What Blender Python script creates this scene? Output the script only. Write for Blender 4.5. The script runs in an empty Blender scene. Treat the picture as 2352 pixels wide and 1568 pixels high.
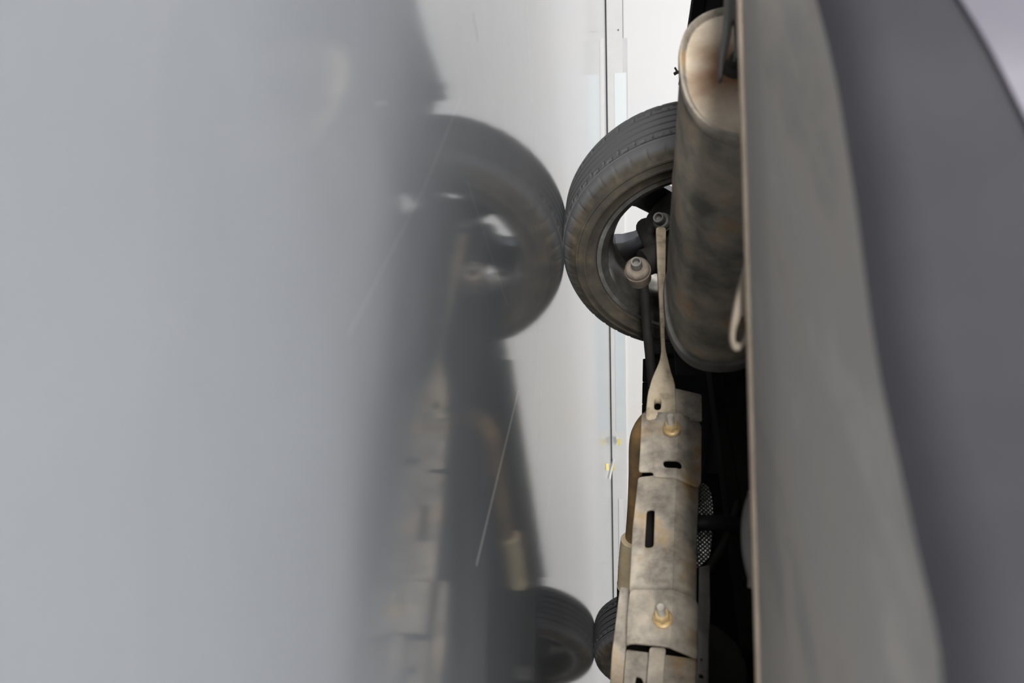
import bpy, bmesh, math, random
from mathutils import Vector, Matrix
random.seed(7)
S = bpy.context.scene
COL = S.collection

# ------------------------------------------------------------------ camera
FPX = 1700.0                       # focal length in pixels of the 2352 x 1568 frame
CAM_H = 0.15                       # the camera lies almost on the floor, turned on its side
hz0 = (1418 + 0.0105 * 784 - 1176) / FPX
nn = math.hypot(1, 0.0105)
ct = 1 / math.sqrt(1 + (hz0 / nn) ** 2)
Zc = Vector((ct / nn, 0.0105 * ct / nn, ct * hz0 / nn))        # world up seen by the camera
Yc = (Vector((0, 0, -1)) - Zc * Zc.dot(Vector((0, 0, -1)))).normalized()
Xc = Yc.cross(Zc)
RC = Matrix((Xc, Yc, Zc))                                      # camera -> world
cam_d = bpy.data.cameras.new('camera')
cam = bpy.data.objects.new('camera', cam_d); COL.objects.link(cam)
cam.matrix_world = Matrix.Translation((0, 0, CAM_H)) @ RC.to_4x4()
cam_d.sensor_fit = 'HORIZONTAL'; cam_d.sensor_width = 36.0
cam_d.lens = FPX * 36.0 / 2352.0
cam_d.clip_start = 0.01
cam_d.dof.use_dof = True
cam_d.dof.focus_distance = 2.6
cam_d.dof.aperture_fstop = 5.5
S.camera = cam

def ray(px, py):
    return RC @ Vector(((px - 1176) / FPX, -(py - 784) / FPX, -1.0))
def at(px, py, depth):             # the point at a distance 'depth' ahead
    d = ray(px, py)
    return Vector((0, 0, CAM_H)) + d * (depth / d.y)
def on_floor(px, py):
    d = ray(px, py)
    return Vector((0, 0, CAM_H)) + d * (-CAM_H / d.z)

# ------------------------------------------------------------------ view, world, lamps
S.view_settings.view_transform = 'Standard'
S.view_settings.look = 'None'
S.view_settings.exposure = 0.0
S.view_settings.gamma = 1.0
W = bpy.data.worlds.new('world'); S.world = W
W.use_nodes = True
bgn = W.node_tree.nodes['Background']
bgn.inputs[0].default_value = (0.86, 0.91, 1.0, 1)
bgn.inputs[1].default_value = 0.5

def area(name, loc, size, sizey, power, col=(1, 0.97, 0.93), rot=(0, 0, 0)):
    l = bpy.data.lights.new(name, 'AREA'); l.shape = 'RECTANGLE'
    l.size = size; l.size_y = sizey; l.energy = power; l.color = col
    o = bpy.data.objects.new(name, l); COL.objects.link(o)
    o.location = loc; o.rotation_euler = rot
for lx, ly, p in ((-5.5, 7.2, 60), (-2, 7.6, 68), (1.8, 8.4, 72), (6, 9.2, 72),
                  (-3.5, -0.5, 46), (0.2, -1.6, 48), (4, -0.5, 46), (-4.5, 3, 20)):
    area('ceiling_lamp', (lx, ly, 3.3), 2.4, 0.5, p)
# low area light added behind the camera to brighten the car's underside
area('low_rear_fill', (-1.0, -4.5, 0.42), 8.0, 0.7, 820, (1.0, 0.98, 0.95), (math.radians(90), 0, 0))

# ------------------------------------------------------------------ materials
def nodes(name):
    m = bpy.data.materials.new(name); m.use_nodes = True
    nt = m.node_tree
    return m, nt, nt.nodes['Principled BSDF']
def N(nt, t, **kw):
    n = nt.nodes.new(t)
    for k, v in kw.items(): setattr(n, k, v)
    return n
def ramp(nt, src, stops):
    r = N(nt, 'ShaderNodeValToRGB')
    e = r.color_ramp.elements
    while len(e) < len(stops): e.new(0.5)
    for i, (p, c) in enumerate(stops):
        e[i].position = p; e[i].color = (*c, 1)
    nt.links.new(src, r.inputs[0]); return r
def noise(nt, scale, detail=4, rough=0.6, vec=None):
    n = N(nt, 'ShaderNodeTexNoise'); n.inputs['Scale'].default_value = scale
    n.inputs['Detail'].default_value = detail; n.inputs['Roughness'].default_value = rough
    if vec is not None: nt.links.new(vec, n.inputs['Vector'])
    return n
def bump(nt, b, src, strength, dist=0.002):
    bn = N(nt, 'ShaderNodeBump'); bn.inputs['Strength'].default_value = strength
    bn.inputs['Distance'].default_value = dist
    nt.links.new(src, bn.inputs['Height']); nt.links.new(bn.outputs[0], b.inputs['Normal'])
def mat(name, cols, scale=12, rough=0.6, metal=0.0, bmp=0.15, detail=6, stretch=(1, 1, 1), spec=0.4, tint=None, tscale=5):
    m, nt, b = nodes(name)
    b.inputs['Roughness'].default_value = rough; b.inputs['Metallic'].default_value = metal
    b.inputs['Specular IOR Level'].default_value = spec
    tc = N(nt, 'ShaderNodeTexCoord'); mp = N(nt, 'ShaderNodeMapping')
    mp.inputs['Scale'].default_value = stretch
    nt.links.new(tc.outputs['Object'], mp.inputs[0])
    if len(cols) == 1:
        b.inputs['Base Color'].default_value = (*cols[0], 1)
    n = noise(nt, scale, detail, 0.62, mp.outputs[0])
    if len(cols) > 1:
        k = len(cols)
        r = ramp(nt, n.outputs['Fac'], [(0.33 + 0.34 * i / (k - 1), c) for i, c in enumerate(cols)])
        out = r.outputs[0]
        if tint:
            n3 = noise(nt, tscale, 5, 0.65, mp.outputs[0])
            mk = ramp(nt, n3.outputs['Fac'], [(0.53, (0, 0, 0)), (0.68, (0.8, 0.8, 0.8))])
            mx = N(nt, 'ShaderNodeMix', data_type='RGBA')
            nt.links.new(mk.outputs[0], mx.inputs[0]); nt.links.new(out, mx.inputs[6]); mx.inputs[7].default_value = (*tint, 1)
            out = mx.outputs[2]
        nt.links.new(out, b.inputs['Base Color'])
    if bmp: bump(nt, b, n.outputs['Fac'], bmp)
    return m

M = {}
M['rubber'] = mat('tyre_rubber', [(0.014, 0.014, 0.014), (0.03, 0.029, 0.027)], 20, 0.75, bmp=0.05)
M['far_rubber'] = M['rubber']
M['barrel'] = mat('dusty_rim', [(0.10, 0.095, 0.085), (0.20, 0.19, 0.17), (0.36, 0.34, 0.31)], 9, 0.3, 0.8, 0.05)
M['bush'] = mat('dusty_bush', [(0.11, 0.09, 0.07), (0.19, 0.155, 0.125), (0.27, 0.22, 0.18)], 40, 0.7, bmp=0.2)
M['alloy'] = mat('wheel_alloy', [(0.30, 0.30, 0.31), (0.42, 0.42, 0.43)], 9, 0.22, 1.0, 0.02)
M['black_iron'] = mat('black_iron', [(0.012, 0.011, 0.01), (0.03, 0.027, 0.023)], 14, 0.8, bmp=0.2)
M['dusty_steel'] = mat('dusty_steel', [(0.18, 0.155, 0.128), (0.36, 0.32, 0.265), (0.52, 0.45, 0.36)], 22, 0.7, bmp=0.25, tint=(0.42, 0.26, 0.10), tscale=9)
M['pale_dust'] = mat('pale_dusty_steel', [(0.30, 0.24, 0.17), (0.52, 0.43, 0.31), (0.60, 0.51, 0.38)], 30, 0.75, bmp=0.2)
M['dark_rubber'] = mat('black_plastic', [(0.01, 0.01, 0.01), (0.02, 0.02, 0.02)], 10, 0.6, bmp=0.05)
M['underbody'] = mat('underbody_coating', [(0.008, 0.008, 0.007), (0.02, 0.019, 0.017)], 6, 0.9, bmp=0.2, spec=0.1)
M['rust'] = mat('rusty_pipe', [(0.14, 0.10, 0.07), (0.27, 0.18, 0.09), (0.52, 0.31, 0.12)], 9, 0.7, bmp=0.2)
M['cream'] = mat('cream_pad', [(0.80, 0.62, 0.36), (0.92, 0.78, 0.52)], 26, 0.85, bmp=0.15)
M['zinc'] = mat('yellow_zinc', [(0.50, 0.34, 0.15), (0.72, 0.56, 0.32)], 60, 0.5, 0.35, 0.1)
M['stud'] = mat('bright_stud', [(0.42, 0.38, 0.32), (0.62, 0.58, 0.52)], 60, 0.5, 0.3, 0.1)
M['muffler'] = mat('muffler_steel', [(0.15, 0.136, 0.112), (0.30, 0.268, 0.218), (0.44, 0.35, 0.25)], 11, 0.6, 0.1, 0.2, stretch=(1.6, 1, 1), tint=(0.34, 0.20, 0.10), tscale=6)
M['grey_metal'] = mat('grey_metal', [(0.10, 0.097, 0.09), (0.2, 0.19, 0.175)], 18, 0.6, 0.2, 0.15)
M['valance'] = mat('dirty_bumper_plastic', [(0.34, 0.325, 0.305), (0.46, 0.42, 0.365), (0.44, 0.42, 0.39), (0.60, 0.55, 0.49)], 7, 0.6, bmp=0.1, stretch=(1, 0.45, 1))
M['grey_plastic'] = mat('grey_bumper_plastic', [(0.026, 0.026, 0.030), (0.031, 0.031, 0.036)], 9, 0.8, bmp=0.03, spec=0.2)
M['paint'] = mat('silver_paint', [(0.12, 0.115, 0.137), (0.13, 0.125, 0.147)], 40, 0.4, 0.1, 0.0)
M['glass'] = mat('dark_glass', [(0.02, 0.025, 0.03)], 5, 0.08, 0, 0)
M['clip'] = mat('tan_clip', [(0.20, 0.165, 0.125), (0.30, 0.25, 0.19)], 20, 0.6, bmp=0.05)

# cap of the muffler: tan with a rust stain round the pipe
def cap_material():
    m, nt, b = nodes('muffler_cap'); b.inputs['Roughness'].default_value = 0.65
    tc = N(nt, 'ShaderNodeTexCoord')
    n = noise(nt, 14, 6, 0.6, tc.outputs['Object'])
    r = ramp(nt, n.outputs['Fac'], [(0.3, (0.45, 0.36, 0.26)), (0.5, (0.66, 0.56, 0.43)), (0.7, (0.78, 0.70, 0.57))])
    ln = N(nt, 'ShaderNodeVectorMath', operation='DISTANCE'); ln.inputs[1].default_value = (0, 0.0, 0.0)
    nt.links.new(tc.outputs['Object'], ln.inputs[0])
    n2 = noise(nt, 20, 4, 0.6, tc.outputs['Object'])
    ad = N(nt, 'ShaderNodeMath', operation='MULTIPLY_ADD'); ad.inputs[1].default_value = 0.05
    nt.links.new(n2.outputs['Fac'], ad.inputs[0]); nt.links.new(ln.outputs['Value'], ad.inputs[2])
    st = ramp(nt, ad.outputs[0], [(0.055, (1, 1, 1)), (0.115, (0, 0, 0))])
    mx = N(nt, 'ShaderNodeMix', data_type='RGBA')
    nt.links.new(st.outputs[0], mx.inputs[0]); nt.links.new(r.outputs[0], mx.inputs[6])
    mx.inputs[7].default_value = (0.20, 0.10, 0.045, 1)
    nt.links.new(mx.outputs[2], b.inputs['Base Color'])
    bump(nt, b, n.outputs['Fac'], 0.2)
    return m
M['cap'] = cap_material()

# tyre: rubber with brown dirt on the inner sidewall (radius known in object space, axis = local y)
def tyre_material():
    m, nt, b = nodes('dusty_tyre'); b.inputs['Roughness'].default_value = 0.72
    b.inputs['Specular IOR Level'].default_value = 0.35
    tc = N(nt, 'ShaderNodeTexCoord')
    n = noise(nt, 11, 7, 0.65, tc.outputs['Object'])
    r = ramp(nt, n.outputs['Fac'], [(0.36, (0.028, 0.026, 0.023)), (0.55, (0.052, 0.044, 0.033)), (0.70, (0.095, 0.076, 0.05))])
    sx = N(nt, 'ShaderNodeSeparateXYZ'); nt.links.new(tc.outputs['Object'], sx.inputs[0])
    cm = N(nt, 'ShaderNodeCombineXYZ'); nt.links.new(sx.outputs[0], cm.inputs[0]); nt.links.new(sx.outputs[2], cm.inputs[2])
    ln = N(nt, 'ShaderNodeVectorMath', operation='LENGTH'); nt.links.new(cm.outputs[0], ln.inputs[0])
    st = ramp(nt, ln.outputs['Value'], [(0.320, (0, 0, 0)), (0.332, (1, 1, 1))])
    mx = N(nt, 'ShaderNodeMix', data_type='RGBA')
    nt.links.new(st.outputs[0], mx.inputs[0]); nt.links.new(r.outputs[0], mx.inputs[6])
    mx.inputs[7].default_value = (0.085, 0.085, 0.088, 1)
    gr = ramp(nt, ln.outputs['Value'], [(0.331, (0, 0, 0)), (0.3325, (1, 1, 1)), (0.337, (1, 1, 1)), (0.340, (0, 0, 0))])  # groove bottoms near black: the shade of the recess is put into the colour
    ab = N(nt, 'ShaderNodeMath', operation='ABSOLUTE'); nt.links.new(sx.outputs[1], ab.inputs[0])
    ls = N(nt, 'ShaderNodeMath', operation='LESS_THAN'); ls.inputs[1].default_value = 0.074; nt.links.new(ab.outputs[0], ls.inputs[0])
    mm = N(nt, 'ShaderNodeMath', operation='MULTIPLY'); nt.links.new(gr.outputs[0], mm.inputs[0]); nt.links.new(ls.outputs[0], mm.inputs[1])
    mg = N(nt, 'ShaderNodeMix', data_type='RGBA')
    nt.links.new(mm.outputs[0], mg.inputs[0]); nt.links.new(mx.outputs[2], mg.inputs[6]); mg.inputs[7].default_value = (0.004, 0.004, 0.004, 1)
    nt.links.new(mg.outputs[2], b.inputs['Base Color'])
    bump(nt, b, n.outputs['Fac'], 0.12)
    return m
M['tyre'] = tyre_material()

# woven silver heat shield
def shield_material():
    m, nt, b = nodes('embossed_foil'); b.inputs['Metallic'].default_value = 0.7; b.inputs['Roughness'].default_value = 0.4
    tc = N(nt, 'ShaderNodeTexCoord')
    outs = []
    for sgn in (1, -1):
        mp = N(nt, 'ShaderNodeMapping'); mp.inputs['Rotation'].default_value = (sgn * 0.8, 0, 0)
        nt.links.new(tc.outputs['Object'], mp.inputs[0])
        w = N(nt, 'ShaderNodeTexWave', bands_direction='Y'); w.inputs['Scale'].default_value = 55
        nt.links.new(mp.outputs[0], w.inputs['Vector']); outs.append(w)
    mu = N(nt, 'ShaderNodeMath', operation='MULTIPLY')
    nt.links.new(outs[0].outputs['Fac'], mu.inputs[0]); nt.links.new(outs[1].outputs['Fac'], mu.inputs[1])
    r = ramp(nt, mu.outputs[0], [(0.0, (0.16, 0.155, 0.15)), (0.6, (0.72, 0.72, 0.72))])
    nt.links.new(r.outputs[0], b.inputs['Base Color']); bump(nt, b, mu.outputs[0], 0.5, 0.003)
    return m
M['shield'] = shield_material()

# floor: pale coated floor with long thin scratches
def floor_material():
    m, nt, b = nodes('coated_floor')
    b.inputs['Roughness'].default_value = 0.075; b.inputs['IOR'].default_value = 1.44
    g = N(nt, 'ShaderNodeNewGeometry')
    P = g.outputs['Position']
    n = noise(nt, 2.2, 5, 0.6, P)
    r = ramp(nt, n.outputs['Fac'], [(0.35, (0.335, 0.352, 0.378)), (0.65, (0.375, 0.395, 0.422))])
    col = r.outputs[0]
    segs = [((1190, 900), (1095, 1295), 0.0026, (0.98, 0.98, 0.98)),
            ((1058, 225), (975, 430), 0.0010, (0.46, 0.47, 0.49)), ((975, 430), (800, 770), 0.0008, (0.44, 0.45, 0.47)),
            ((1089, 42), (1096, 84), 0.006, (0.22, 0.22, 0.23)),
            ((1294, 985), (1268, 1105), 0.006, (0.33, 0.33, 0.34)), ((1268, 1105), (1250, 1240), 0.006, (0.25, 0.25, 0.26)),
            ((1075, 420), (1165, 700), 0.0014, (0.46, 0.47, 0.48)), ((1242, 906), (1243, 909), 0.008, (0.2, 0.2, 0.2)),
            ((862, 238), (890, 236), 0.0006, (0.46, 0.46, 0.47))]
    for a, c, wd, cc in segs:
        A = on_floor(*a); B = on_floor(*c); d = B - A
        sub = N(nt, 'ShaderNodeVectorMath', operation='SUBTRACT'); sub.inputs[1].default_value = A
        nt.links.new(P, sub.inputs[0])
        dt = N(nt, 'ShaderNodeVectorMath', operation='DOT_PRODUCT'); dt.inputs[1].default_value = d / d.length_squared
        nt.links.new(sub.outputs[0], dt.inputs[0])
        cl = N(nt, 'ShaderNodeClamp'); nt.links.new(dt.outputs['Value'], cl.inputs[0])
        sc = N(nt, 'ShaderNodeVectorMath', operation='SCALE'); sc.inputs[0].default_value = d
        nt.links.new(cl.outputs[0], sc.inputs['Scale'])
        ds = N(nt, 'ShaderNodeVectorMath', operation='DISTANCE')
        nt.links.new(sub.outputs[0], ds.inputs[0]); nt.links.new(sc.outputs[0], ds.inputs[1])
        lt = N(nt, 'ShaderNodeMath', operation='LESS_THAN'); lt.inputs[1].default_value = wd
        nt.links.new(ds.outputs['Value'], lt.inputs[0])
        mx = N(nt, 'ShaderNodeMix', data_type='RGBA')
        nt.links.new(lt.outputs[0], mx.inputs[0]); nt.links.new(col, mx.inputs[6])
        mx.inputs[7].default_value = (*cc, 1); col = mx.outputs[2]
    nt.links.new(col, b.inputs['Base Color'])
    mp = N(nt, 'ShaderNodeMapping'); mp.inputs['Scale'].default_value = (18, 1.2, 1)
    nt.links.new(P, mp.inputs[0])
    n2 = noise(nt, 3.0, 3, 0.5, mp.outputs[0])
    bump(nt, b, n2.outputs['Fac'], 0.02, 0.002)
    return m
M['floor'] = floor_material()

def wall_material():
    m, nt, b = nodes('white_wall'); b.inputs['Roughness'].default_value = 0.7
    tc = N(nt, 'ShaderNodeTexCoord')
    n = noise(nt, 0.35, 3, 0.5, tc.outputs['Object'])
    r = ramp(nt, n.outputs['Fac'], [(0.35, (0.80, 0.80, 0.81)), (0.6, (0.82, 0.81, 0.79)), (0.75, (0.84, 0.79, 0.72))])
    nt.links.new(r.outputs[0], b.inputs['Base Color'])
    return m
M['wall'] = wall_material()
M['ceiling'] = mat('grey_ceiling', [(0.5, 0.5, 0.52), (0.55, 0.55, 0.57)], 2, 0.9, bmp=0)
M['board'] = mat('white_board', [(0.70, 0.70, 0.69), (0.76, 0.76, 0.75)], 3, 0.5, bmp=0.05)
M['blue_film'] = mat('pale_blue_film', [(0.66, 0.715, 0.725), (0.70, 0.74, 0.75)], 3, 0.3, bmp=0)
M['grey_tape'] = mat('grey_tape', [(0.58, 0.58, 0.59), (0.63, 0.63, 0.64)], 6, 0.4, bmp=0)
M['yellow'] = mat('yellow_tape', [(0.85, 0.68, 0.12), (0.9, 0.76, 0.22)], 20, 0.5, bmp=0)
M['black'] = mat('black_gap', [(0.012, 0.012, 0.012)], 5, 0.9, bmp=0)
M['white'] = mat('white_plastic', [(0.8, 0.8, 0.79)], 5, 0.4, bmp=0)

# ------------------------------------------------------------------ linking helpers
WM = {}
def link(name, bm, material, parent=None, smooth=True, origin=None, angle=40):
    """bm holds world-space geometry; makes ONE mesh object whose origin is the middle of its box"""
    bmesh.ops.recalc_face_normals(bm, faces=bm.faces)
    pm = WM[parent] if parent else Matrix.Identity(4)
    inv = pm.inverted()
    bm.transform(inv)
    lo = Vector((1e9,) * 3); hi = -lo
    for v in bm.verts:
        for i in range(3):
            lo[i] = min(lo[i], v.co[i]); hi[i] = max(hi[i], v.co[i])
    c = (inv @ origin) if origin is not None else (lo + hi) / 2
    bm.transform(Matrix.Translation(-c))
    me = bpy.data.meshes.new(name); bm.to_mesh(me); bm.free()
    me.materials.append(material)
    if smooth:
        me.polygons.foreach_set('use_smooth', [True] * len(me.polygons))
        try: me.set_sharp_from_angle(angle=math.radians(angle))
        except Exception: pass
    o = bpy.data.objects.new(name, me); COL.objects.link(o)
    if parent: o.parent = parent
    o.location = c
    WM[o] = pm @ Matrix.Translation(c)
    return o
def struct(o): o['kind'] = 'structure'; return o
def tag(o, label, cat, group=None):
    o['label'] = label; o['category'] = cat
    if group: o['group'] = group
    return o

def box(bm, lo, hi, T=None, bev=0.0):
    r = bmesh.ops.create_cube(bm, size=1)
    vs = r['verts']
    for v in vs:
        for i in range(3):
            v.co[i] = lo[i] if v.co[i] < 0 else hi[i]
    if bev:
        es = list({e for v in vs for e in v.link_edges})
        rb = bmesh.ops.bevel(bm, geom=es, offset=bev, segments=2, affect='EDGES')
        vs = list({v for f in rb['faces'] for v in f.verts} | {v for v in vs if v.is_valid})
    if T is not None:
        for v in vs: v.co = T @ v.co
    return vs
def frame_for(d):
    d = d.normalized()
    a = Vector((0, 0, 1)) if abs(d.z) < 0.9 else Vector((1, 0, 0))
    u = a.cross(d).normalized(); return u, d.cross(u)
def tube(bm, pts, rad, seg=16, cap=True, flat=1.0):
    pts = [Vector(p) for p in pts]
    if not isinstance(rad, (list, tuple)): rad = [rad] * len(pts)
    rings = []; u = None
    for i, p in enumerate(pts):
        d = (pts[min(i + 1, len(pts) - 1)] - pts[max(i - 1, 0)]).normalized()
        if u is None: u, w = frame_for(d)
        else:
            u = (u - d * u.dot(d)).normalized(); w = d.cross(u)
        rings.append([bm.verts.new(p + (u * math.cos(2 * math.pi * k / seg) + w * math.sin(2 * math.pi * k / seg) * flat) * rad[i]) for k in range(seg)])
    for a, b in zip(rings, rings[1:]):
        for k in range(seg):
            bm.faces.new((a[k], a[(k + 1) % seg], b[(k + 1) % seg], b[k]))
    if cap:
        bm.faces.new(rings[0]); bm.faces.new(rings[-1])
def spline(pts, n=8):
    pts = [Vector(p) for p in pts]; out = []
    for i in range(len(pts) - 1):
        p0 = pts[max(i - 1, 0)]; p1 = pts[i]; p2 = pts[i + 1]; p3 = pts[min(i + 2, len(pts) - 1)]
        for k in range(n):
            t = k / n
            out.append(0.5 * ((2 * p1) + (p2 - p0) * t + (2 * p0 - 5 * p1 + 4 * p2 - p3) * t * t + (3 * p1 - p0 - 3 * p2 + p3) * t ** 3))
    out.append(pts[-1]); return out
def lathe(bm, prof, seg, T, close=False):
    """prof: list of (radius, along); axis = local y; T maps local to world"""
    rings = []
    for r, a in prof:
        if r < 1e-6: rings.append([bm.verts.new(T @ Vector((0, a, 0)))])
        else: rings.append([bm.verts.new(T @ Vector((r * math.cos(2 * math.pi * k / seg), a, r * math.sin(2 * math.pi * k / seg)))) for k in range(seg)])
    pairs = list(zip(rings, rings[1:]))
    if close: pairs.append((rings[-1], rings[0]))
    for a, b in pairs:
        for k in range(seg):
            k2 = (k + 1) % seg
            if len(a) == 1 and len(b) == 1: continue
            if len(a) == 1: bm.faces.new((a[0], b[k2], b[k]))
            elif len(b) == 1: bm.faces.new((a[k], a[k2], b[0]))
            else: bm.faces.new((a[k], a[k2], b[k2], b[k]))
def rounded(pts, r, n=4):
    out = []
    k = len(pts)
    for i in range(k):
        p = Vector(pts[i]); a = Vector(pts[i - 1]) - p; b = Vector(pts[(i + 1) % k]) - p
        ra = min(r, a.length * 0.45); rb = min(r, b.length * 0.45)
        A = p + a.normalized() * ra; B = p + b.normalized() * rb
        for j in range(n + 1):
            t = j / n
            out.append(A * (1 - t) ** 2 + p * 2 * t * (1 - t) + B * t * t)
    return out
def plate2d(loops, thick, bevel=0.0):
    """a sheet with holes from 2-D loops, filled by a curve; returns a bmesh in its own XY plane, z 0..thick"""
    cu = bpy.data.curves.new('outline', 'CURVE'); cu.dimensions = '2D'; cu.fill_mode = 'BOTH'
    cu.extrude = max(thick / 2 - bevel, 0.0001); cu.bevel_depth = bevel; cu.bevel_resolution = 1
    cu.offset = -bevel
    for lp in loops:
        s = cu.splines.new('POLY'); s.points.add(len(lp) - 1); s.use_cyclic_u = True
        for q, p in zip(s.points, lp): q.co = (p[0], p[1], 0, 1)
    o = bpy.data.objects.new('outline', cu); COL.objects.link(o)
    dg = bpy.context.evaluated_depsgraph_get(); dg.update()
    me = bpy.data.meshes.new_from_object(o.evaluated_get(dg))
    bm = bmesh.new(); bm.from_mesh(me)
    bpy.data.objects.remove(o); bpy.data.meshes.remove(me); bpy.data.curves.remove(cu)
    bmesh.ops.remove_doubles(bm, verts=bm.verts, dist=1e-6)
    for v in bm.verts: v.co.z += thick / 2
    return bm
def merge(dst, src):
    mp = {v: dst.verts.new(v.co) for v in src.verts}
    for f in src.faces:
        try: dst.faces.new([mp[v] for v in f.verts])
        except ValueError: pass
    src.free()

# ------------------------------------------------------------------ the room
wa = Vector((-4.3, 9.4, 0)); wd = (Vector((0.73, 10.3, 0)) - wa).normalized()
wn = Vector((wd.y, -wd.x, 0))                                  # towards the camera
WT = Matrix((( wd.x, wn.x, 0, wa.x), (wd.y, wn.y, 0, wa.y), (0, 0, 1, 0), (0, 0, 0, 1)))
def on_wall(px, py, off=0.0):
    d = ray(px, py); o = Vector((0, 0, CAM_H))
    t = (wa + wn * off - o).dot(wn) / d.dot(wn)
    return o + d * t
WTI = WT.inverted()
bm = bmesh.new(); box(bm, (-12, -0.2, 0.0), (24, 0, 3.5), WT)
struct(link('wall_back', bm, M['wall'], smooth=False))
bm = bmesh.new(); box(bm, (-14, -7, -0.1), (20, 16, 0))
struct(link('floor', bm, M['floor'], smooth=False))
bm = bmesh.new(); box(bm, (-14, -7, 3.5), (20, 16, 3.6))
struct(link('ceiling', bm, M['ceiling'], smooth=False))
# skirting board along the wall: a white board, pale blue length, dark gap below and above
top0 = (WTI @ on_wall(1430, 40)).z; 
gap = 0.012
bm = bmesh.new()
x_a = (WTI @ on_wall(1420, 168)).x
box(bm, (-12, 0, gap), (24, 0.022, top0), WT)
struct(link('baseboard_back', bm, M['board'], smooth=False))
bm = bmesh.new(); box(bm, (-12, 0, top0), (x_a - 0.42, 0.012, top0 + 0.006), WT)
struct(link('trim_1', bm, M['black'], smooth=False))
bm = bmesh.new(); box(bm, (-12, 0.002, 0.0), (24, 0.026, gap), WT)
struct(link('trim_2', bm, M['black'], smooth=False))
def wall_rect(name, m, p0, p1, off, th, label, cat, group=None):
    a = WTI @ on_wall(*p0, off); b = WTI @ on_wall(*p1, off)
    bm = bmesh.new()
    box(bm, (min(a.x, b.x), off, min(a.z, b.z)), (max(a.x, b.x), off + th, max(a.z, b.z)), WT)
    return tag(link(name, bm, m, smooth=False), label, cat, group)
wall_rect('blue_film', M['blue_film'], (1411, 168), (1441, 470), 0.0225, 0.002, 'pale blue protective film on the skirting board behind the near tyre', 'film')
wall_rect('blue_film', M['blue_film'], (1412, 735), (1438, 990), 0.0225, 0.002, 'pale blue protective film on the skirting board between the two tyres', 'film')
wall_rect('adhesive_tape', M['grey_tape'], (1431, 88), (1443, 340), 0.001, 0.0035, 'translucent grey tape strip along the top of the skirting board', 'tape')
wall_rect('cover_plate', M['white'], (1421, 1145), (1433, 1290), 0.0225, 0.006, 'small white cover plate on the skirting board near the exhaust pipe', 'plate')
a = on_wall(1420, 69, 0.022)
bm = bmesh.new(); tube(bm, [a, a + wn * 0.004], 0.011, 12)
tag(link('screw', bm, M['grey_metal']), 'single screw head in the white skirting board near the top of the photo', 'screw')
def floor_quad(name, m, px, th, label, cat, group=None):
    lp = [on_floor(*p) for p in px]
    bm = bmesh.new()
    top = [bm.verts.new((p.x, p.y, th)) for p in lp]; bot = [bm.verts.new((p.x, p.y, 0.0002)) for p in lp]
    bm.faces.new(top); bm.faces.new(bot)
    for i in range(len(lp)):
        j = (i + 1) % len(lp); bm.faces.new((top[i], top[j], bot[j], bot[i]))
    return tag(link(name, bm, m, smooth=False), label, cat, group)
floor_quad('adhesive_tape', M['grey_tape'], [(1377, 88), (1386, 88), (1388, 330), (1379, 330)], 0.002, 'translucent grey tape strip on the floor along the skirting board', 'tape')
# loose white cord with yellow tape
c0 = on_wall(1417, 1004, 0.05); c1 = on_wall(1408, 1060, 0.06); c2 = on_floor(1401, 1078); c3 = on_floor(1396.5, 1101)
c2.z = 0.014; c3.z = 0.012
bm = bmesh.new(); tube(bm, spline([c0, c1, c2, c3], 6), 0.016, 8)
tag(link('loose_cord', bm, M['white']), 'thin white cord leaning from the skirting board to the floor', 'cord')
wall_rect('yellow_tape', M['yellow'], (1419, 1008), (1425, 1022), 0.062, 0.003, 'small yellow tape tab holding the upper end of the white cord', 'tape', None)
wall_rect('yellow_tape', M['yellow'], (1402, 1064), (1411, 1080), 0.11, 0.003, 'bright yellow tape square wrapped on the white cord low on the board', 'tape', None)
floor_quad('yellow_tape', M['yellow'], [(1391, 1064), (1397.5, 1064), (1398, 1080), (1391.5, 1080)], 0.003, 'pale yellow tape square stuck on the floor beside the white cord', 'tape')

# ------------------------------------------------------------------ the car
ANG = math.radians(44)
CF = Vector((math.cos(ANG), math.sin(ANG), 0)); CR = Vector((math.sin(ANG), -math.cos(ANG), 0))
W1 = Vector((-0.287, 2.04, 0)); HALF = 0.725; WB = 2.52
CO = W1 + CR * HALF
car = bpy.data.objects.new('car', None); COL.objects.link(car)
car.location = CO; car.rotation_euler = (0, 0, ANG); car.empty_display_size = 0.3
tag(car, 'silver car seen low from behind its dirty rear bumper, parked on the glossy floor', 'car')
CM = Matrix.Translation(CO) @ Matrix.Rotation(ANG, 4, 'Z'); WM[car] = CM
def cw(f, r, z): return W1 + CF * f + CR * r + Vector((0, 0, z))      # f ahead of rear axle, r right of left wheel
def fr(p):
    q = Vector(p) - W1; return q.dot(CF), q.dot(CR), q.z
def tr(px, py, c):                                                    # hit the transverse plane f = c
    d = ray(px, py); o = Vector((0, 0, CAM_H))
    t = (c - (o - W1).dot(CF)) / d.dot(CF)
    return o + d * t
def plate(c, outline, holes=(), thick=0.012, bevel=0.002, rnd=0.004, px=True, bends=()):
    """a sheet standing across the car at f = c (rear face), outline given as seen; world-space bmesh"""
    def conv(lp):
        if px:
            q = [fr(tr(a, b, c)) for a, b in lp]; return [(k[1], k[2]) for k in q]
        return lp
    loops = [rounded(conv(outline), rnd)] + [rounded(conv(h), rnd) for h in holes]
    b = plate2d(loops, thick, bevel)
    for v in b.verts:
        r_, z_, t_ = v.co
        v.co = cw(c + t_, r_, z_)
    return b

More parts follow.
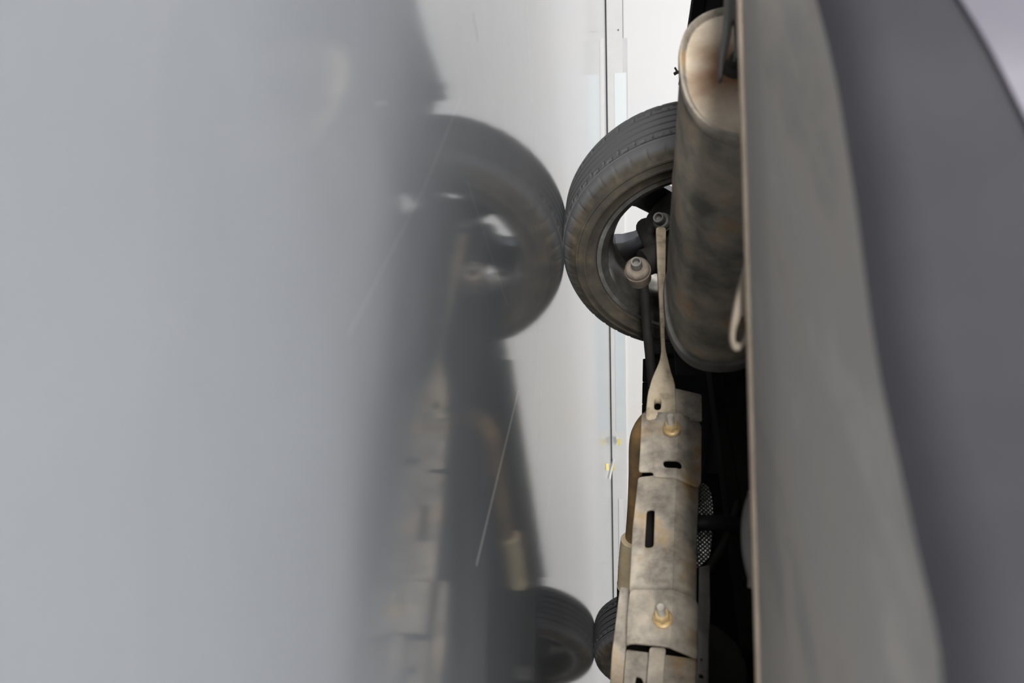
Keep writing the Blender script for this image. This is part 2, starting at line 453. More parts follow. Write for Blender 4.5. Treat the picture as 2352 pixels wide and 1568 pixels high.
# ---- wheels
RT = 0.343
def make_wheel(steer=0.0, centre=None, flip=False, big=True):
    T = Matrix.Translation(centre) @ Matrix.Rotation(ANG + steer + (math.pi if flip else 0), 4, 'Z') @ Matrix.Diagonal((RT / 0.318, RT / 0.318 * 1.1, RT / 0.318, 1))
    # local axis y: +y = outer side, -y = inner side
    bm = bmesh.new()
    ph = math.radians(-90 - 30)
    # rim barrel
    prof = [(0.232, -0.093), (0.232, -0.087), (0.220, -0.080), (0.214, -0.066), (0.206, -0.055), (0.200, 0.0), (0.200, 0.05),
            (0.214, 0.066), (0.220, 0.080), (0.232, 0.087), (0.232, 0.095), (0.222, 0.095), (0.206, 0.080), (0.196, 0.066), (0.192, 0.0), (0.194, -0.045),
            (0.203, -0.060), (0.207, -0.080), (0.222, -0.093)]
    bmb = bmesh.new(); lathe(bmb, prof, 96, T, close=True)
    lathe(bm, [(0.0, 0.045), (0.07, 0.045), (0.078, 0.055), (0.078, 0.072), (0.06, 0.085), (0.0, 0.088)], 40, T)
    for k in range(5):
        a = SPOKE0 + k * 2 * math.pi / 5
        Rm = T @ Matrix.Rotation(a, 4, 'Y')
        secs = []
        for (x, w, y0, y1) in ((0.05, 0.046, 0.045, 0.075), (0.09, 0.040, 0.040, 0.078), (0.14, 0.041, 0.034, 0.078), (0.170, 0.050, 0.030, 0.080), (0.198, 0.070, 0.026, 0.080)):
            secs.append([bm.verts.new(Rm @ Vector((x, yy, zz))) for yy, zz in ((y0 + .006, -w), (y0, -w * .55), (y0, w * .55), (y0 + .006, w), (y1 - .008, w), (y1, w * .6), (y1, -w * .6), (y1 - .008, -w))])
        for A, B in zip(secs, secs[1:]):
            for i in range(8): bm.faces.new((A[i], A[(i + 1) % 8], B[(i + 1) % 8], B[i]))
        bm.faces.new(secs[0]); bm.faces.new(secs[-1])
    rim = link('wheel', bm, M['alloy'], car, origin=Vector(centre), angle=35)
    rb = link('rim_barrel', bmb, M['barrel'], rim, origin=Vector(centre), angle=35)
    # tyre
    bm = bmesh.new()
    half = [(0.226, -0.086), (0.2325, -0.090), (0.2345, -0.0965), (0.238, -0.0985), (0.243, -0.0985), (0.258, -0.104), (0.260, -0.1055), (0.264, -0.1055), (0.266, -0.1042), (0.277, -0.102), (0.279, -0.1035), (0.283, -0.1025), (0.285, -0.1),
            (0.292, -0.0965), (0.301, -0.091), (0.309, -0.083), (0.3135, -0.073), (0.3145, -0.0655)]
    gro = []
    def groove(y, w, d=0.009, r=0.3165):
        return [(r, y - w), (r - d, y - w * .7), (r - d, y + w * .7), (r, y + w)]
    tread = groove(-0.060, 0.0036, d=0.010) + [(0.317, -0.048)] + groove(-0.036, 0.0035, r=0.3175) + [(0.318, -0.024)] + groove(-0.012, 0.0035, r=0.318) + groove(0.012, 0.0035, r=0.318) + [(0.318, 0.024)] + groove(0.036, 0.0035, r=0.3175) + [(0.317, 0.048)] + groove(0.060, 0.0036, d=0.010)
    prof = half + tread + [(r, -y) for r, y in reversed(half)]
    seg = 432
    rings = []
    for i, (r, y) in enumerate(prof):
        ring = []
        for k in range(seg):
            rr = r; yy = y
            a = 2 * math.pi * k / seg
            sh = abs(y)
            if 0.074 < sh < 0.092 and 0.30 < r and k % 9 == 0: rr -= 0.003          # shoulder slots
            if 0.049 < sh < 0.0625 and k % 9 in (0, 1, 2): rr -= 0.006 if r > 0.31 else 0
            if 0.0405 < sh < 0.052 and (k + 4) % 9 == 0 and r > 0.31: rr -= 0.005
            if 0.09 < sh < 0.0975 and 0.288 < r < 0.303: yy += (0.0007 if (k // 4) % 2 else -0.0005) * (1 if y > 0 else -1)
            ring.append(bm.verts.new(T @ Vector((rr * math.cos(a), yy, rr * math.sin(a)))))
        rings.append(ring)
    for A, B in zip(rings, rings[1:]):
        for k in range(seg): bm.faces.new((A[k], A[(k + 1) % seg], B[(k + 1) % seg], B[k]))
    # the tyre settles on the floor
    for v in bm.verts:
        if v.co.z < 0.0: v.co.z = 0.0
    ty = link('tyre', bm, M['tyre'], rim, origin=Vector(centre), angle=30)
    WMt = T
    bm = bmesh.new()
    lathe(bm, [(0.0, -0.052), (0.05, -0.052), (0.06, -0.05), (0.11, -0.045), (0.118, -0.038), (0.118, 0.012), (0.108, 0.02), (0.108, 0.036), (0.06, 0.046), (0.0, 0.046)], 48, T)
    dr = link('brake_drum', bm, M['black_iron'], rim, origin=Vector(centre)); dr['label'] = 'black brake drum'
    return rim
# the object-space axis of tyre/rim meshes is the car's axis, so the tyre dirt follows the wheel
SPOKE0 = math.radians(0)
SPOKE0 = math.radians(128)
w1 = make_wheel(math.radians(0), W1 + Vector((0, 0, RT - 0.003)))
w1['label'] = 'rear wheel seen through the gap beside the muffler'
w2 = make_wheel(math.radians(-4), W1 + CF * WB + Vector((0, 0, RT - 0.003)))
w2['label'] = 'front wheel, far off below the crossmember'
def copy_part(o, loc, rotz):
    c = o.copy(); COL.objects.link(c); c.parent = car; c.location = loc; c.rotation_euler = (0, 0, rotz)
    for ch in list(o.children):
        d = ch.copy(); COL.objects.link(d); d.parent = c
    return c
for src, f in ((w1, 0), (w2, WB)):
    c = copy_part(src, (f, -HALF, RT - 0.003), math.pi)
    if 'label' in c: del c['label']

# ---- hub carrier, bushes and the lateral link of the near wheel
T1 = Matrix.Translation(W1 + Vector((0, 0, RT - 0.003))) @ Matrix.Rotation(ANG, 4, 'Z')
bm = bmesh.new()
p_a = tr(1478, 590, -0.06); p_b = tr(1518, 500, -0.06); p_c = tr(1560, 590, -0.02)
tube(bm, spline([p_a + CF * 0.02, (p_a + p_c) / 2 - Vector((0, 0, 0.0)), p_c]), [0.035] * 5 + [0.04] * 12, 16)
tube(bm, spline([p_b + CF * 0.02, (p_b + p_c) / 2, p_c]), 0.03, 16)
tube(bm, spline([tr(1482, 520, -0.0), tr(1500, 560, -0.02), tr(1512, 590, -0.03)]), 0.026, 14)
kn = link('hub_carrier', bm, M['black_iron'], car); kn['label'] = 'dark cast hub carrier inside the near wheel'
def bush(p, d, r, L, bolt_r, name, lab, m1):
    """rubber bush with flange and hollow bolt end pointing along d"""
    u, w = frame_for(d)
    # lathe axis y = d
    T = Matrix(((u.x, d.x, w.x, p.x), (u.y, d.y, w.y, p.y), (u.z, d.z, w.z, p.z), (0, 0, 0, 1)))
    bm = bmesh.new()
    lathe(bm, [(0, -L), (r * 0.9, -L), (r, -L * 0.9), (r, -L * 0.42), (r * 1.04, -L * 0.40), (r * 1.04, -L * 0.3), (r * 0.96, -L * 0.28), (r * 0.97, -L * 0.10), (r * 0.80, 0), (r * 0.62, L * 0.02), (0, L * 0.02)], 32, T)
    o = link(name, bm, m1, car); o['label'] = lab
    bm = bmesh.new()
    lathe(bm, [(bolt_r, L * 0.0), (bolt_r, L * 0.36), (bolt_r * 0.93, L * 0.40), (bolt_r * 0.66, L * 0.40), (bolt_r * 0.6, L * 0.2), (0, L * 0.2)], 24, T)
    b = link('bolt', bm, M['grey_metal'], o)
    return o
axis = (-CF + Vector((0.10, 0, -0.10)) + CR * 0.35).normalized()
bush(tr(1463, 612, -0.16), axis, 0.0285, 0.062, 0.0125, 'lower_bush', 'tan rubber bush with a hollow bolt end', M['bush'])
pb = tr(1518, 506, -0.11)
bush(pb, (-CF * 0.6 + CR * 0.4 + Vector((0, 0, -0.25))).normalized(), 0.0235, 0.06, 0.014, 'upper_bush', 'grey rubber bush at the outer end of the lateral link', M['grey_metal'])

bm = bmesh.new()
merge(bm, plate(-0.118, [(1506, 520), (1530, 520), (1529, 620), (1528, 700), (1527, 765), (1529, 800), (1541, 850), (1551, 880), (1554, 962), (1482, 962), (1487, 905), (1497, 868), (1515, 828), (1519, 800), (1514, 690), (1509, 600)],
                holes=[[(1504, 912), (1519, 912), (1518, 940), (1502, 940)]], thick=0.02, bevel=0.003, rnd=0.012))
lk = link('lateral_link', bm, M['pale_dust'], car); lk['label'] = 'dusty tan stamped link arm running to the near wheel'
# dark trailing arm beneath
bm = bmesh.new()
pts = [tr(1478, 640, 0.02), tr(1482, 700, 0.04), tr(1487, 760, 0.07), tr(1494, 830, 0.09), tr(1500, 890, 0.12)]
tube(bm, spline(pts), 0.017, 14, flat=0.7)
link('trailing_arm', bm, M['black_iron'], car)

# ---- crossmember: folded sheets, one mesh
bm = bmesh.new()
def bent(c, outline, holes, thick=0.006, ridge=None, slope=0.25, **kw):
    b = plate(c, outline, holes, thick, **kw)
    if ridge is not None:
        (ax, ay), (bx, by) = ridge
        A = fr(tr(ax, ay, c)); B = fr(tr(bx, by, c))
        co = cw(c, A[1], A[2]); d = cw(c, B[1], B[2]) - co
        no = d.cross(CF).normalized()
        if no.z < 0: no = -no
        bmesh.ops.bisect_plane(b, geom=list(b.verts) + list(b.edges) + list(b.faces), plane_co=co, plane_no=no)
        for v in b.verts:
            s = (v.co - co).dot(no)
            if s > 1e-5: v.co = v.co + CF * (s * slope)
            elif s < -0.028: v.co = v.co + CF * ((-s - 0.028) * slope * 0.5)
    return b
XM = -0.122
merge(bm, bent(XM + 0.012, [(1548, 890), (1612, 905), (1613, 965), (1548, 965)], [], ridge=None))
merge(bm, bent(XM, [(1474, 938), (1500, 941), (1608, 950), (1614, 958), (1613, 1088), (1604, 1100), (1502, 1091), (1500, 1078), (1467, 1073), (1470, 1030)],
               [[(1526, 1055), (1562, 1056), (1567, 1065), (1563, 1074), (1527, 1073), (1523, 1064)]], ridge=((1560, 940), (1553, 1090)), slope=0.6, bevel=0.0015, rnd=0.006))
merge(bm, bent(XM + 0.006, [(1466, 1084), (1500, 1088), (1608, 1092), (1604, 1200), (1603, 1362), (1445, 1352), (1453, 1200)],
               [[(1486, 1165), (1504, 1166), (1501, 1255), (1481, 1253)]], ridge=((1553, 1090), (1543, 1350)), bevel=0.0015, rnd=0.006, slope=0.75))
merge(bm, bent(XM - 0.006, [(1447, 1345), (1600, 1358), (1608, 1375), (1610, 1492), (1602, 1496), (1530, 1484), (1448, 1470), (1438, 1475), (1441, 1400)],
               [], ridge=((1548, 1345), (1538, 1490)), slope=0.6, bevel=0.0015, rnd=0.008))
# box behind, leaving a dark recess
merge(bm, bent(XM + 0.035, [(1438, 1490), (1602, 1512), (1600, 1650), (1425, 1650)], [[(1462, 1552), (1474, 1556), (1480, 1575), (1458, 1575)]], rnd=0.003))
merge(bm, bent(XM + 0.012, [(1492, 1484), (1530, 1486), (1526, 1530), (1520, 1650), (1478, 1650), (1488, 1530)], [], rnd=0.005, thick=0.012))
cm_o = link('crossmember', bm, M['dusty_steel'], car, angle=25); cm_o['label'] = 'dusty grey stamped crossmember with slots'
# side flange seen left of it, toward the floor
bm = bmesh.new()
merge(bm, bent(XM + 0.05, [(1424, 1346), (1448, 1350), (1440, 1470), (1424, 1650), (1396, 1650), (1405, 1500)], [], rnd=0.004, thick=0.01))
link('side_flange', bm, M['dusty_steel'], car)
bm = bmesh.new()
merge(bm, bent(XM - 0.006, [(1606, 1300), (1630, 1296), (1632, 1400), (1628, 1480), (1628, 1640), (1596, 1640), (1603, 1500)], [[(1609, 1511), (1613, 1511), (1613, 1516), (1609, 1516)], [(1606, 1547), (1616, 1549), (1616, 1557), (1606, 1555)]], rnd=0.002))
link('side_bracket', bm, M['grey_metal'], car)
# black sheets added behind the slots to put shade in the openings
bm = bmesh.new()
for (a, b_, c_, d_) in (((1494, 890), (1606, 906), (1606, 960), (1486, 955)), ((1480, 945), (1600, 960), (1598, 1085), (1475, 1078)), ((1470, 1090), (1600, 1100), (1596, 1360), (1452, 1350)), ((1448, 1355), (1600, 1370), (1604, 1500), (1440, 1480)), ((1442, 1480), (1604, 1505), (1598, 1645), (1432, 1645))):
    merge(bm, plate(XM + 0.075, [a, b_, c_, d_], thick=0.03, rnd=0.004))
link('slot_backing', bm, M['underbody'], car)
# bolts: washer, nut, stud
def bolt(px, py, k):
    p = tr(px, py, XM - 0.006)
    d = (-CF + Vector((0, 0, -0.12)) - CR * 0.05).normalized()
    u, w = frame_for(d)
    T = Matrix(((u.x, d.x, w.x, p.x), (u.y, d.y, w.y, p.y), (u.z, d.z, w.z, p.z), (0, 0, 0, 1)))
    bm = bmesh.new(); lathe(bm, [(0, -0.004), (0.0165 * k, -0.004), (0.0165 * k, 0.001), (0.014 * k, 0.003), (0, 0.003)], 32, T)
    lathe(bm, [(0, 0.001), (0.0125 * k, 0.001), (0.0132 * k, 0.003), (0.0132 * k, 0.011), (0.0118 * k, 0.0135), (0.0068 * k, 0.0135), (0, 0.013)], 6, T)
    nut = link('nut', bm, M['zinc'], cm_o, smooth=False); nut['label'] = 'yellow zinc flange nut'
    bm = bmesh.new(); lathe(bm, [(0, 0.008), (0.0066 * k, 0.008), (0.0066 * k, 0.032), (0.0058 * k, 0.034), (0, 0.034)], 24, T)
    link('stud', bm, M['stud'], cm_o)
bolt(1543, 984, 0.98); bolt(1522, 1420, 0.92)

# ---- exhaust pipe and its cream wrapped end, running forward beyond the crossmember
bm = bmesh.new()
EP = [at(1530, 952, 1.92), at(1498, 962, 1.92), at(1478, 985, 1.93), at(1468, 1020, 1.95), at(1466, 1100, 2.0), at(1462, 1180, 2.06), at(1456, 1250, 2.12), at(1450, 1330, 2.2)]
EP2 = spline(EP)
tube(bm, EP2, 0.026, 18)
ex = link('exhaust_pipe', bm, M['rust'], car); ex['label'] = 'rust brown exhaust pipe behind the crossmember'
bm = bmesh.new()
CP = [at(1450, 1238, 2.10), at(1447, 1260, 2.12), at(1443, 1300, 2.15), at(1441, 1338, 2.19), at(1440, 1346, 2.2)]
rr_ = []
cps = spline(CP)
for i in range(len(cps)): rr_.append(0.0285 + (0.0008 if i % 2 else 0))
rr_[0] = 0.026; rr_[-1] = 0.026
tube(bm, cps, rr_, 18)
cr = link('cream_sleeve', bm, M['cream'], car); cr['label'] = 'cream ribbed sleeve round the exhaust pipe'
bm = bmesh.new()
tube(bm, spline([at(1441, 1340, 2.2), at(1438, 1352, 2.22), at(1436, 1500, 2.5), at(1434, 1600, 2.7)]), 0.027, 16)
link('exhaust_pipe', bm, M['underbody'], car)

# ---- muffler
A_out = Vector((-0.588, -0.809, 0.0)); perp = Vector((0.809, -0.588, 0.0)); UP = Vector((0, 0, 1))
MC = Vector((-0.348, 1.0, 0.232 + 0.088)); ML = 0.485; HW = 0.14; HH = 0.088
def oval(c, hw, hh, n=72, e=2.5):
    out = []
    for k in range(n):
        a = 2 * math.pi * k / n
        x = math.copysign(abs(math.cos(a)) ** (2 / e), math.cos(a)) * hw
        z = math.copysign(abs(math.sin(a)) ** (2 / e), math.sin(a)) * hh
        out.append(c + perp * x + UP * z)
    return out
def loft(bm, rings, caps=(True, True)):
    R_ = [[bm.verts.new(p) for p in r] for r in rings]
    n = len(R_[0])
    for a, b in zip(R_, R_[1:]):
        for k in range(n): bm.faces.new((a[k], a[(k + 1) % n], b[(k + 1) % n], b[k]))
    if caps[0]: bm.faces.new(R_[0])
    if caps[1]: bm.faces.new(R_[-1])
bm = bmesh.new()
st = [(0.0, -0.002), (0.006, 0.0), (0.2, 0.0), (0.21, 0.0012), (0.22, 0.0), (ML - 0.075, 0.0), (ML - 0.03, -0.003), (ML - 0.006, -0.006), (ML, -0.010)]
loft(bm, [oval(MC - A_out * t, HW + g, HH + g) for t, g in st])
mu = link('muffler', bm, M['muffler'], car); mu['label'] = 'sooty oval muffler can behind the bumper'
bm = bmesh.new()
loft(bm, [oval(MC + A_out * t, HW + g, HH + g) for t, g in ((0.002, -0.010), (0.004, -0.0055), (0.007, -0.005), (0.011, -0.001), (0.010, 0.002), (0.004, 0.003), (-0.004, 0.0025), (-0.007, 0.0))])
ring = link('rolled_rim', bm, M['dusty_steel'], mu)
bm = bmesh.new()
loft(bm, [oval(MC - A_out * (ML + t), HW + g, HH + g) for t, g in ((-0.014, -0.006), (-0.012, 0.0025), (0.0, 0.004), (0.010, 0.001), (0.012, -0.006), (0.004, -0.014))])
link('rolled_rim', bm, M['grey_metal'], mu)
bm = bmesh.new()
loft(bm, [oval(MC + A_out * t, HW + g, HH + g) for t, g in ((0.0021, -0.004), (0.0035, -0.008), (0.006, -0.03), (0.009, -0.05))], (True, True))
PIPE = MC + A_out * 0.012 + perp * 0.008 - UP * 0.018
capo = link('end_cap', bm, M['cap'], mu, origin=PIPE); capo['label'] = 'tan end cap with a rust stain'
bm = bmesh.new()
tube(bm, spline([PIPE - A_out * 0.01, PIPE + A_out * 0.012, PIPE + A_out * 0.024 + UP * 0.02, PIPE + A_out * 0.026 + UP * 0.09]), 0.0125, 20)
link('outlet_pipe', bm, M['black_iron'], mu)
bm = bmesh.new()
tube(bm, [PIPE - A_out * 0.003, PIPE + A_out * 0.008], [0.019, 0.016], 24)
link('weld_collar', bm, M['black_iron'], mu)

# ---- rear bumper lofted along its bent plan line
BST = [  # outer (f, r), lip (f, r), outer z, lip z
    (-0.345, -0.165, -0.345, -0.150, 0.306, 0.306), (-0.59, -0.128, -0.56, -0.105, 0.322, 0.322), (-0.80, -0.13, -0.72, -0.05, 0.325, 0.325), (-0.975, -0.124, -0.74, 0.0, 0.325, 0.325), (-1.013, -0.01, -0.82, 0.10, 0.32, 0.32), (-1.05, 0.065, -0.90, 0.2, 0.31, 0.31),
    (-1.08, 0.158, -0.97, 0.28, 0.295, 0.295), (-1.11, 0.45, -1.01, 0.5, 0.295, 0.297), (-1.12, 0.725, -1.03, 0.725, 0.280, 0.284), (-1.11, 1.0, -1.01, 0.92, 0.258, 0.262),
    (-1.08, 1.292, -0.996, 1.054, 0.2485, 0.2495), (-1.05, 1.385, -0.905, 1.16, 0.2485, 0.2500), (-1.013, 1.46, -0.815, 1.257, 0.2490, 0.2510),
    (-0.995, 1.52, -0.73, 1.35, 0.2495, 0.2515), (-0.975, 1.574, -0.64, 1.45, 0.2500, 0.2520), (-0.90, 1.62, -0.56, 1.50, 0.2520, 0.254), (-0.72, 1.635, -0.48, 1.56, 0.256, 0.256), (-0.42, 1.635, -0.42, 1.60, 0.256, 0.256)]
def dense(rows, n=6):
    cols = list(zip(*rows)); res = []
    m_ = len(rows)
    for i in range(m_ - 1):
        for k in range(n):
            t = k / n; row = []
            for c in cols:
                p0, p1, p2, p3 = c[max(i - 1, 0)], c[i], c[i + 1], c[min(i + 2, m_ - 1)]
                row.append(0.5 * (2 * p1 + (p2 - p0) * t + (2 * p0 - 5 * p1 + 4 * p2 - p3) * t * t + (3 * p1 - p0 - 3 * p2 + p3) * t ** 3))
            res.append(row)
    res.append(list(rows[-1])); return res
ROWS = [r[:5] + [r[5] - 0.006] for r in dense(BST)]
def strip(bm, profs, closed=True):
    R_ = [[bm.verts.new(p) for p in pr] for pr in profs]
    n = len(R_[0])
    for a, b in zip(R_, R_[1:]):
        for k in range(n if closed else n - 1): bm.faces.new((a[k], a[(k + 1) % n], b[(k + 1) % n], b[k]))
    if closed: bm.faces.new(R_[0]); bm.faces.new(R_[-1])
def inward(i):
    a = ROWS[max(i - 1, 0)]; b = ROWS[min(i + 1, len(ROWS) - 1)]
    t = Vector((b[0] - a[0], b[1] - a[1])); 
    return Vector((t.y, -t.x)).normalized()          # points into the car
ZB = 0.2925
prof_u, prof_f, prof_p = [], [], []
for i, (of, orr, lf, lr, oz, lz) in enumerate(ROWS):
    O = Vector((of, orr)); L = Vector((lf, lr)); dv = (L - O); w = dv.length; dn = dv.normalized()
    n_ = inward(i)
    if n_.dot(dn) < 0: n_ = -n_
    th = 0.004
    def q(p, z): return cw(p.x, p.y, z)
    # underside sheet with rolled inner lip
    prof_u.append([q(O + n_ * 0.014, oz), q(O + dv * 0.3, oz * 0.7 + lz * 0.3), q(O + dv * 0.7, oz * 0.3 + lz * 0.7), q(L - dn * 0.008, lz), q(L, lz + 0.004), q(L, lz + 0.03),
                   q(L - dn * th, lz + 0.03), q(L - dn * th, lz + 0.006), q(L - dn * 0.012, lz + th), q(O + dv * 0.5, (oz + lz) / 2 + th), q(O + n_ * 0.016, oz + th)])
    zt = max(ZB + min(max((i / 6 - 10) * 0.014, 0), 0.05), oz + 0.02)
    prof_f.append([q(O + n_ * 0.017, oz - 0.0022), q(O + n_ * 0.013, oz + 0.0002), q(O + n_ * 0.008, oz + 0.003), q(O + n_ * 0.002, oz + 0.009), q(O, oz + 0.017), q(O, zt), q(O + n_ * th, zt), q(O + n_ * th, oz + 0.018), q(O + n_ * 0.018, oz + 0.0045), q(O + n_ * 0.020, oz + 0.006)])
    prof_p.append([q(O - n_ * 0.002, zt + 0.001), q(O - n_ * 0.012, zt + 0.05), q(O - n_ * 0.012, 0.5), q(O + n_ * 0.01, 0.6), q(O + n_ * 0.05, 0.63), q(O + n_ * 0.17, 0.655), q(O + n_ * 0.17, 0.645), q(O + n_ * 0.05, 0.62), q(O + n_ * 0.0, 0.59), q(O - n_ * 0.004, 0.5), q(O - n_ * 0.002, zt + 0.05), q(O + n_ * 0.002, zt + 0.001)])
bm = bmesh.new(); strip(bm, prof_p)
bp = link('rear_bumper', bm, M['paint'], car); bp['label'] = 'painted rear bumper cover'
bm = bmesh.new(); strip(bm, prof_f)
link('lower_face', bm, M['grey_plastic'], bp)['label'] = 'dark grey lower band of the bumper'
bm = bmesh.new(); strip(bm, prof_u[:37])
link('side_skirt', bm, M['dark_rubber'], bp)
bm = bmesh.new(); strip(bm, prof_u[36:])
link('underside_panel', bm, M['valance'], bp)['label'] = 'grime streaked underside of the bumper'

bm = bmesh.new()
tube(bm, [cw(r[2], r[3], r[5] + 0.003) for r in ROWS[12:]], 0.006, 10)  # lighter tan bead along the inner lip
link('lip_edge', bm, M['clip'], bp)['label'] = 'tan inner edge of the bumper underside'

bm = bmesh.new(); gp = []  # black sheet added to darken the bumper's inner side
for i, r in enumerate(ROWS[:40]):
    n_ = inward(i); O = Vector((r[0], r[1]))
    if n_.dot(Vector((0.4, HALF)) - O) < 0: n_ = -n_
    gp.append([cw(*(O + n_ * a), z) for a, z in ((0.008, r[4] + 0.014), (0.030, r[4] + 0.05), (0.075, 0.60), (0.078, 0.60), (0.034, r[4] + 0.05), (0.011, r[4] + 0.014))])
strip(bm, gp)
link('dark_backing', bm, M['dark_rubber'], bp)

# ---- clip tab, lobes and bracket on the lip of the bumper
bm = bmesh.new()
CLZ = 0.60
loop_o = [(1728, 535), (1716, 590), (1702, 640), (1688, 695), (1678, 750), (1676, 782), (1684, 805), (1700, 808), (1722, 790), (1745, 770), (1745, 560)]
loop_i = [(1708, 720), (1694, 752), (1690, 780), (1698, 790), (1714, 772), (1718, 740)]
def facing(outline, holes, depth, thick, bevel=0.002, rnd=0.006):
    """a sheet facing the rear right corner, standing at the given distance"""
    def conv(lp):
        return [(p.x, p.z) for p in (at(a, b, depth) for a, b in lp)]
    b = plate2d([rounded(conv(outline), rnd)] + [rounded(conv(h), rnd) for h in holes], thick, bevel)
    for v in b.verts: v.co = Vector((v.co.x, depth + v.co.z, v.co.y))
    return b
merge(bm, facing(loop_o, [loop_i], CLZ, 0.012, 0.003))
link('clip_tab', bm, M['clip'], bp)['label'] = 'tan loop shaped clip tab on the bumper lip'
bm = bmesh.new()
merge(bm, facing([(1745, 1120), (1722, 1145), (1710, 1195), (1708, 1240), (1712, 1290), (1724, 1340), (1745, 1390)], [], 0.63, 0.02, 0.006, 0.012))
link('foam_lobe', bm, M['grey_metal'], bp)
bm = bmesh.new()
merge(bm, facing([(1666, -20), (1730, -20), (1728, 85), (1706, 92), (1696, 128), (1688, 138), (1690, 80), (1686, 40), (1680, 80), (1668, 130), (1660, 186), (1650, 184), (1655, 110), (1664, 40)], [], 0.74, 0.012, 0.003, 0.006))
link('hanger_bracket', bm, M['grey_metal'], car)['label'] = 'grey hanger bracket before the muffler cap'
# dried mud crumb hanging by the left body edge
bm = bmesh.new()
p = at(1556, 166, 1.84)
tube(bm, spline([p + Vector((0, 0, 0.01)), p, p + Vector((0.004, 0, -0.008))]), 0.004, 6)
tube(bm, [p, p + Vector((-0.012, 0, -0.006))], 0.0025, 6)
link('mud_crumb', bm, M['black_iron'], car)

# ---- underbody: floor pan, fuel tank, wheel well, shields
bm = bmesh.new()
pan = [(-0.98, 0.05), (-0.98, 1.40), (-0.40, 1.52), (0.45, 1.40), (0.5, 1.58), (2.0, 1.58), (2.15, 1.35), (2.9, 1.35), (3.05, 1.5), (3.3, 1.3), (3.3, 0.1), (3.05, -0.05), (2.9, 0.12), (2.15, 0.12), (2.0, -0.12), (0.5, -0.12), (0.42, 0.10), (-0.40, -0.07)]
b = plate2d([[(f, r) for f, r in pan]], 0.02, 0)
for v in b.verts: v.co = cw(v.co.x, v.co.y, 0.44 + v.co.z)
merge(bm, b)
link('floor_pan', bm, M['underbody'], car, smooth=False)
bm = bmesh.new()
def crate(bm, f0, f1, r0, r1, z0, z1, bev=0.03):
    T = Matrix((( CF.x, CR.x, 0, W1.x), (CF.y, CR.y, 0, W1.y), (0, 0, 1, 0), (0, 0, 0, 1)))
    box(bm, (f0, r0, z0), (f1, r1, z1), T, bev)
crate(bm, 0.18, 0.85, 0.62, 1.40, 0.255, 0.44, 0.05)
link('fuel_tank', bm, M['underbody'], car)
bm = bmesh.new()
crate(bm, 0.44, 2.2, -0.14, 0.03, 0.240, 0.46, 0.012)
for k in range(13):
    f = 0.58 + k * 0.115
    crate(bm, f, f + 0.1125, -0.10, -0.094, 0.222, 0.25, 0.002)
link('side_sill', bm, M['dark_rubber'], car)['label'] = 'black left side sill with a notched seam'
bm = bmesh.new()
crate(bm, -0.05, 0.06, 0.30, 1.15, 0.34, 0.42, 0.02)
link('subframe_beam', bm, M['underbody'], car)
# spare wheel well: shallow round pan
wc = at(1600, 1520, 1.22); 
bm = bmesh.new()
T = Matrix.Translation(wc + CF * 0.05) @ Matrix.Rotation(ANG, 4, 'Z') @ Matrix.Rotation(math.pi / 2, 4, 'Z')
lathe(bm, [(0, -0.02), (0.05, -0.02), (0.064, -0.014), (0.068, 0.0), (0.078, 0.004), (0.08, 0.03), (0.0, 0.03)], 56, T)
link('round_housing', bm, M['black_iron'], car)['label'] = 'black round housing right of the crossmember'
# foil heat shield and the black pipe across it
bm = bmesh.new()
merge(bm, plate(-0.02, [(1590, 1105), (1625, 1110), (1636, 1140), (1640, 1185), (1636, 1230), (1630, 1280), (1606, 1300), (1585, 1320)], thick=0.004, bevel=0.001, rnd=0.01))
link('heat_shield', bm, M['shield'], car)['label'] = 'silver embossed foil heat shield'
bm = bmesh.new()
pts = [tr(1590, 1202, -0.06), tr(1630, 1200, -0.06), tr(1690, 1203, -0.04), tr(1720, 1215, -0.02)]
tube(bm, spline(pts), 0.0135, 14)
link('vent_hose', bm, M['dark_rubber'], car)
bm = bmesh.new()
pts = [tr(1612, 1330, -0.04), tr(1660, 1250, -0.03), tr(1690, 1170, -0.03), tr(1705, 1080, 0.02), tr(1690, 960, 0.08), tr(1650, 860, 0.1)]
tube(bm, spline(pts), 0.007, 10)
link('brake_pipe', bm, M['black_iron'], car)

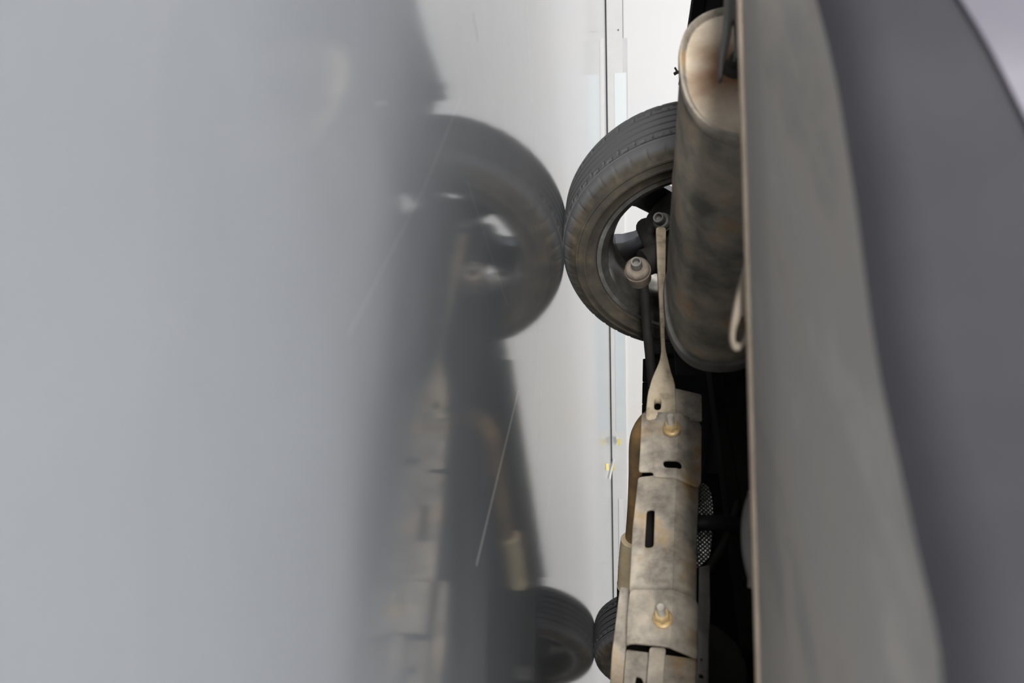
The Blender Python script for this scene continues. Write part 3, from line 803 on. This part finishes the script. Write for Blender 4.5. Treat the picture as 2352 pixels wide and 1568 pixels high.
for sd, nm in ((0, 'left'), (1, 'right')):
    for wf in (0.0, WB):
        bm = bmesh.new()
        profs = []
        for k in range(33):
            a = math.pi * (-0.02 + 1.04 * k / 32)
            r0, r1 = (-0.15, 0.17) if sd == 0 else (2 * HALF - 0.17, 2 * HALF + 0.15)
            cx, cz = wf + 0.375 * math.cos(a), 0.33 + 0.375 * math.sin(a)
            cx2, cz2 = wf + 0.38 * math.cos(a), 0.33 + 0.38 * math.sin(a)
            profs.append([cw(cx, r0, cz), cw(cx, r1, cz), cw(cx2, r1, cz2), cw(cx2, r0, cz2)])
        strip(bm, profs)
        link('arch_liner', bm, M['dark_rubber'], car)

# ---- body shell above (mostly out of the frame)
bm = bmesh.new()
fs = [-1.02 + 4.46 * i / 120 for i in range(121)]
def sec(f):
    zl = 0.33 if (f < 0.3) else 0.30
    for wc_ in (0.0, WB):
        d = abs(f - wc_)
        if d < 0.385: zl = max(zl, 0.33 + math.sqrt(0.385 ** 2 - d * d) * 0.98)
    if f < -0.6: rt = 0.72 + (f + 1.02) / 0.42 * 0.45
    elif f < 1.9: rt = 1.17 + 0.28 * math.sin((f + 0.6) / 2.5 * math.pi * 0.9)
    elif f < 2.4: rt = max(0.98, 1.26 - (f - 1.9) * 0.6)
    else: rt = 0.98 - (f - 2.4) * 0.18
    taper = 0.0
    if f < -0.75: taper = ((-0.75 - f) / 0.27) ** 2 * 0.16
    if f > 2.95: taper = ((f - 2.95) / 0.5) ** 2 * 0.35
    wy = 0.875 - taper
    belt = min(0.95, rt - 0.02)
    pts = []
    for sgn in (-1, 1):
        s = [(wy, min(zl, belt - 0.08)), (wy + 0.012, max(0.6, min(zl + 0.05, belt - 0.06))), (wy - 0.005, belt - 0.03), (wy - 0.04, belt)]
        topw = wy - 0.06 - max(0, rt - belt) * 0.55
        s += [(topw, rt - 0.015 if rt > belt + 0.02 else belt + 0.003), (topw * 0.6, rt + 0.01)]
        s = [(HALF + sgn * a, z) for a, z in s]
        pts += s if sgn < 0 else list(reversed(s))
    return [cw(f, r, z) for r, z in pts]
strip(bm, [sec(f) for f in fs], closed=False)
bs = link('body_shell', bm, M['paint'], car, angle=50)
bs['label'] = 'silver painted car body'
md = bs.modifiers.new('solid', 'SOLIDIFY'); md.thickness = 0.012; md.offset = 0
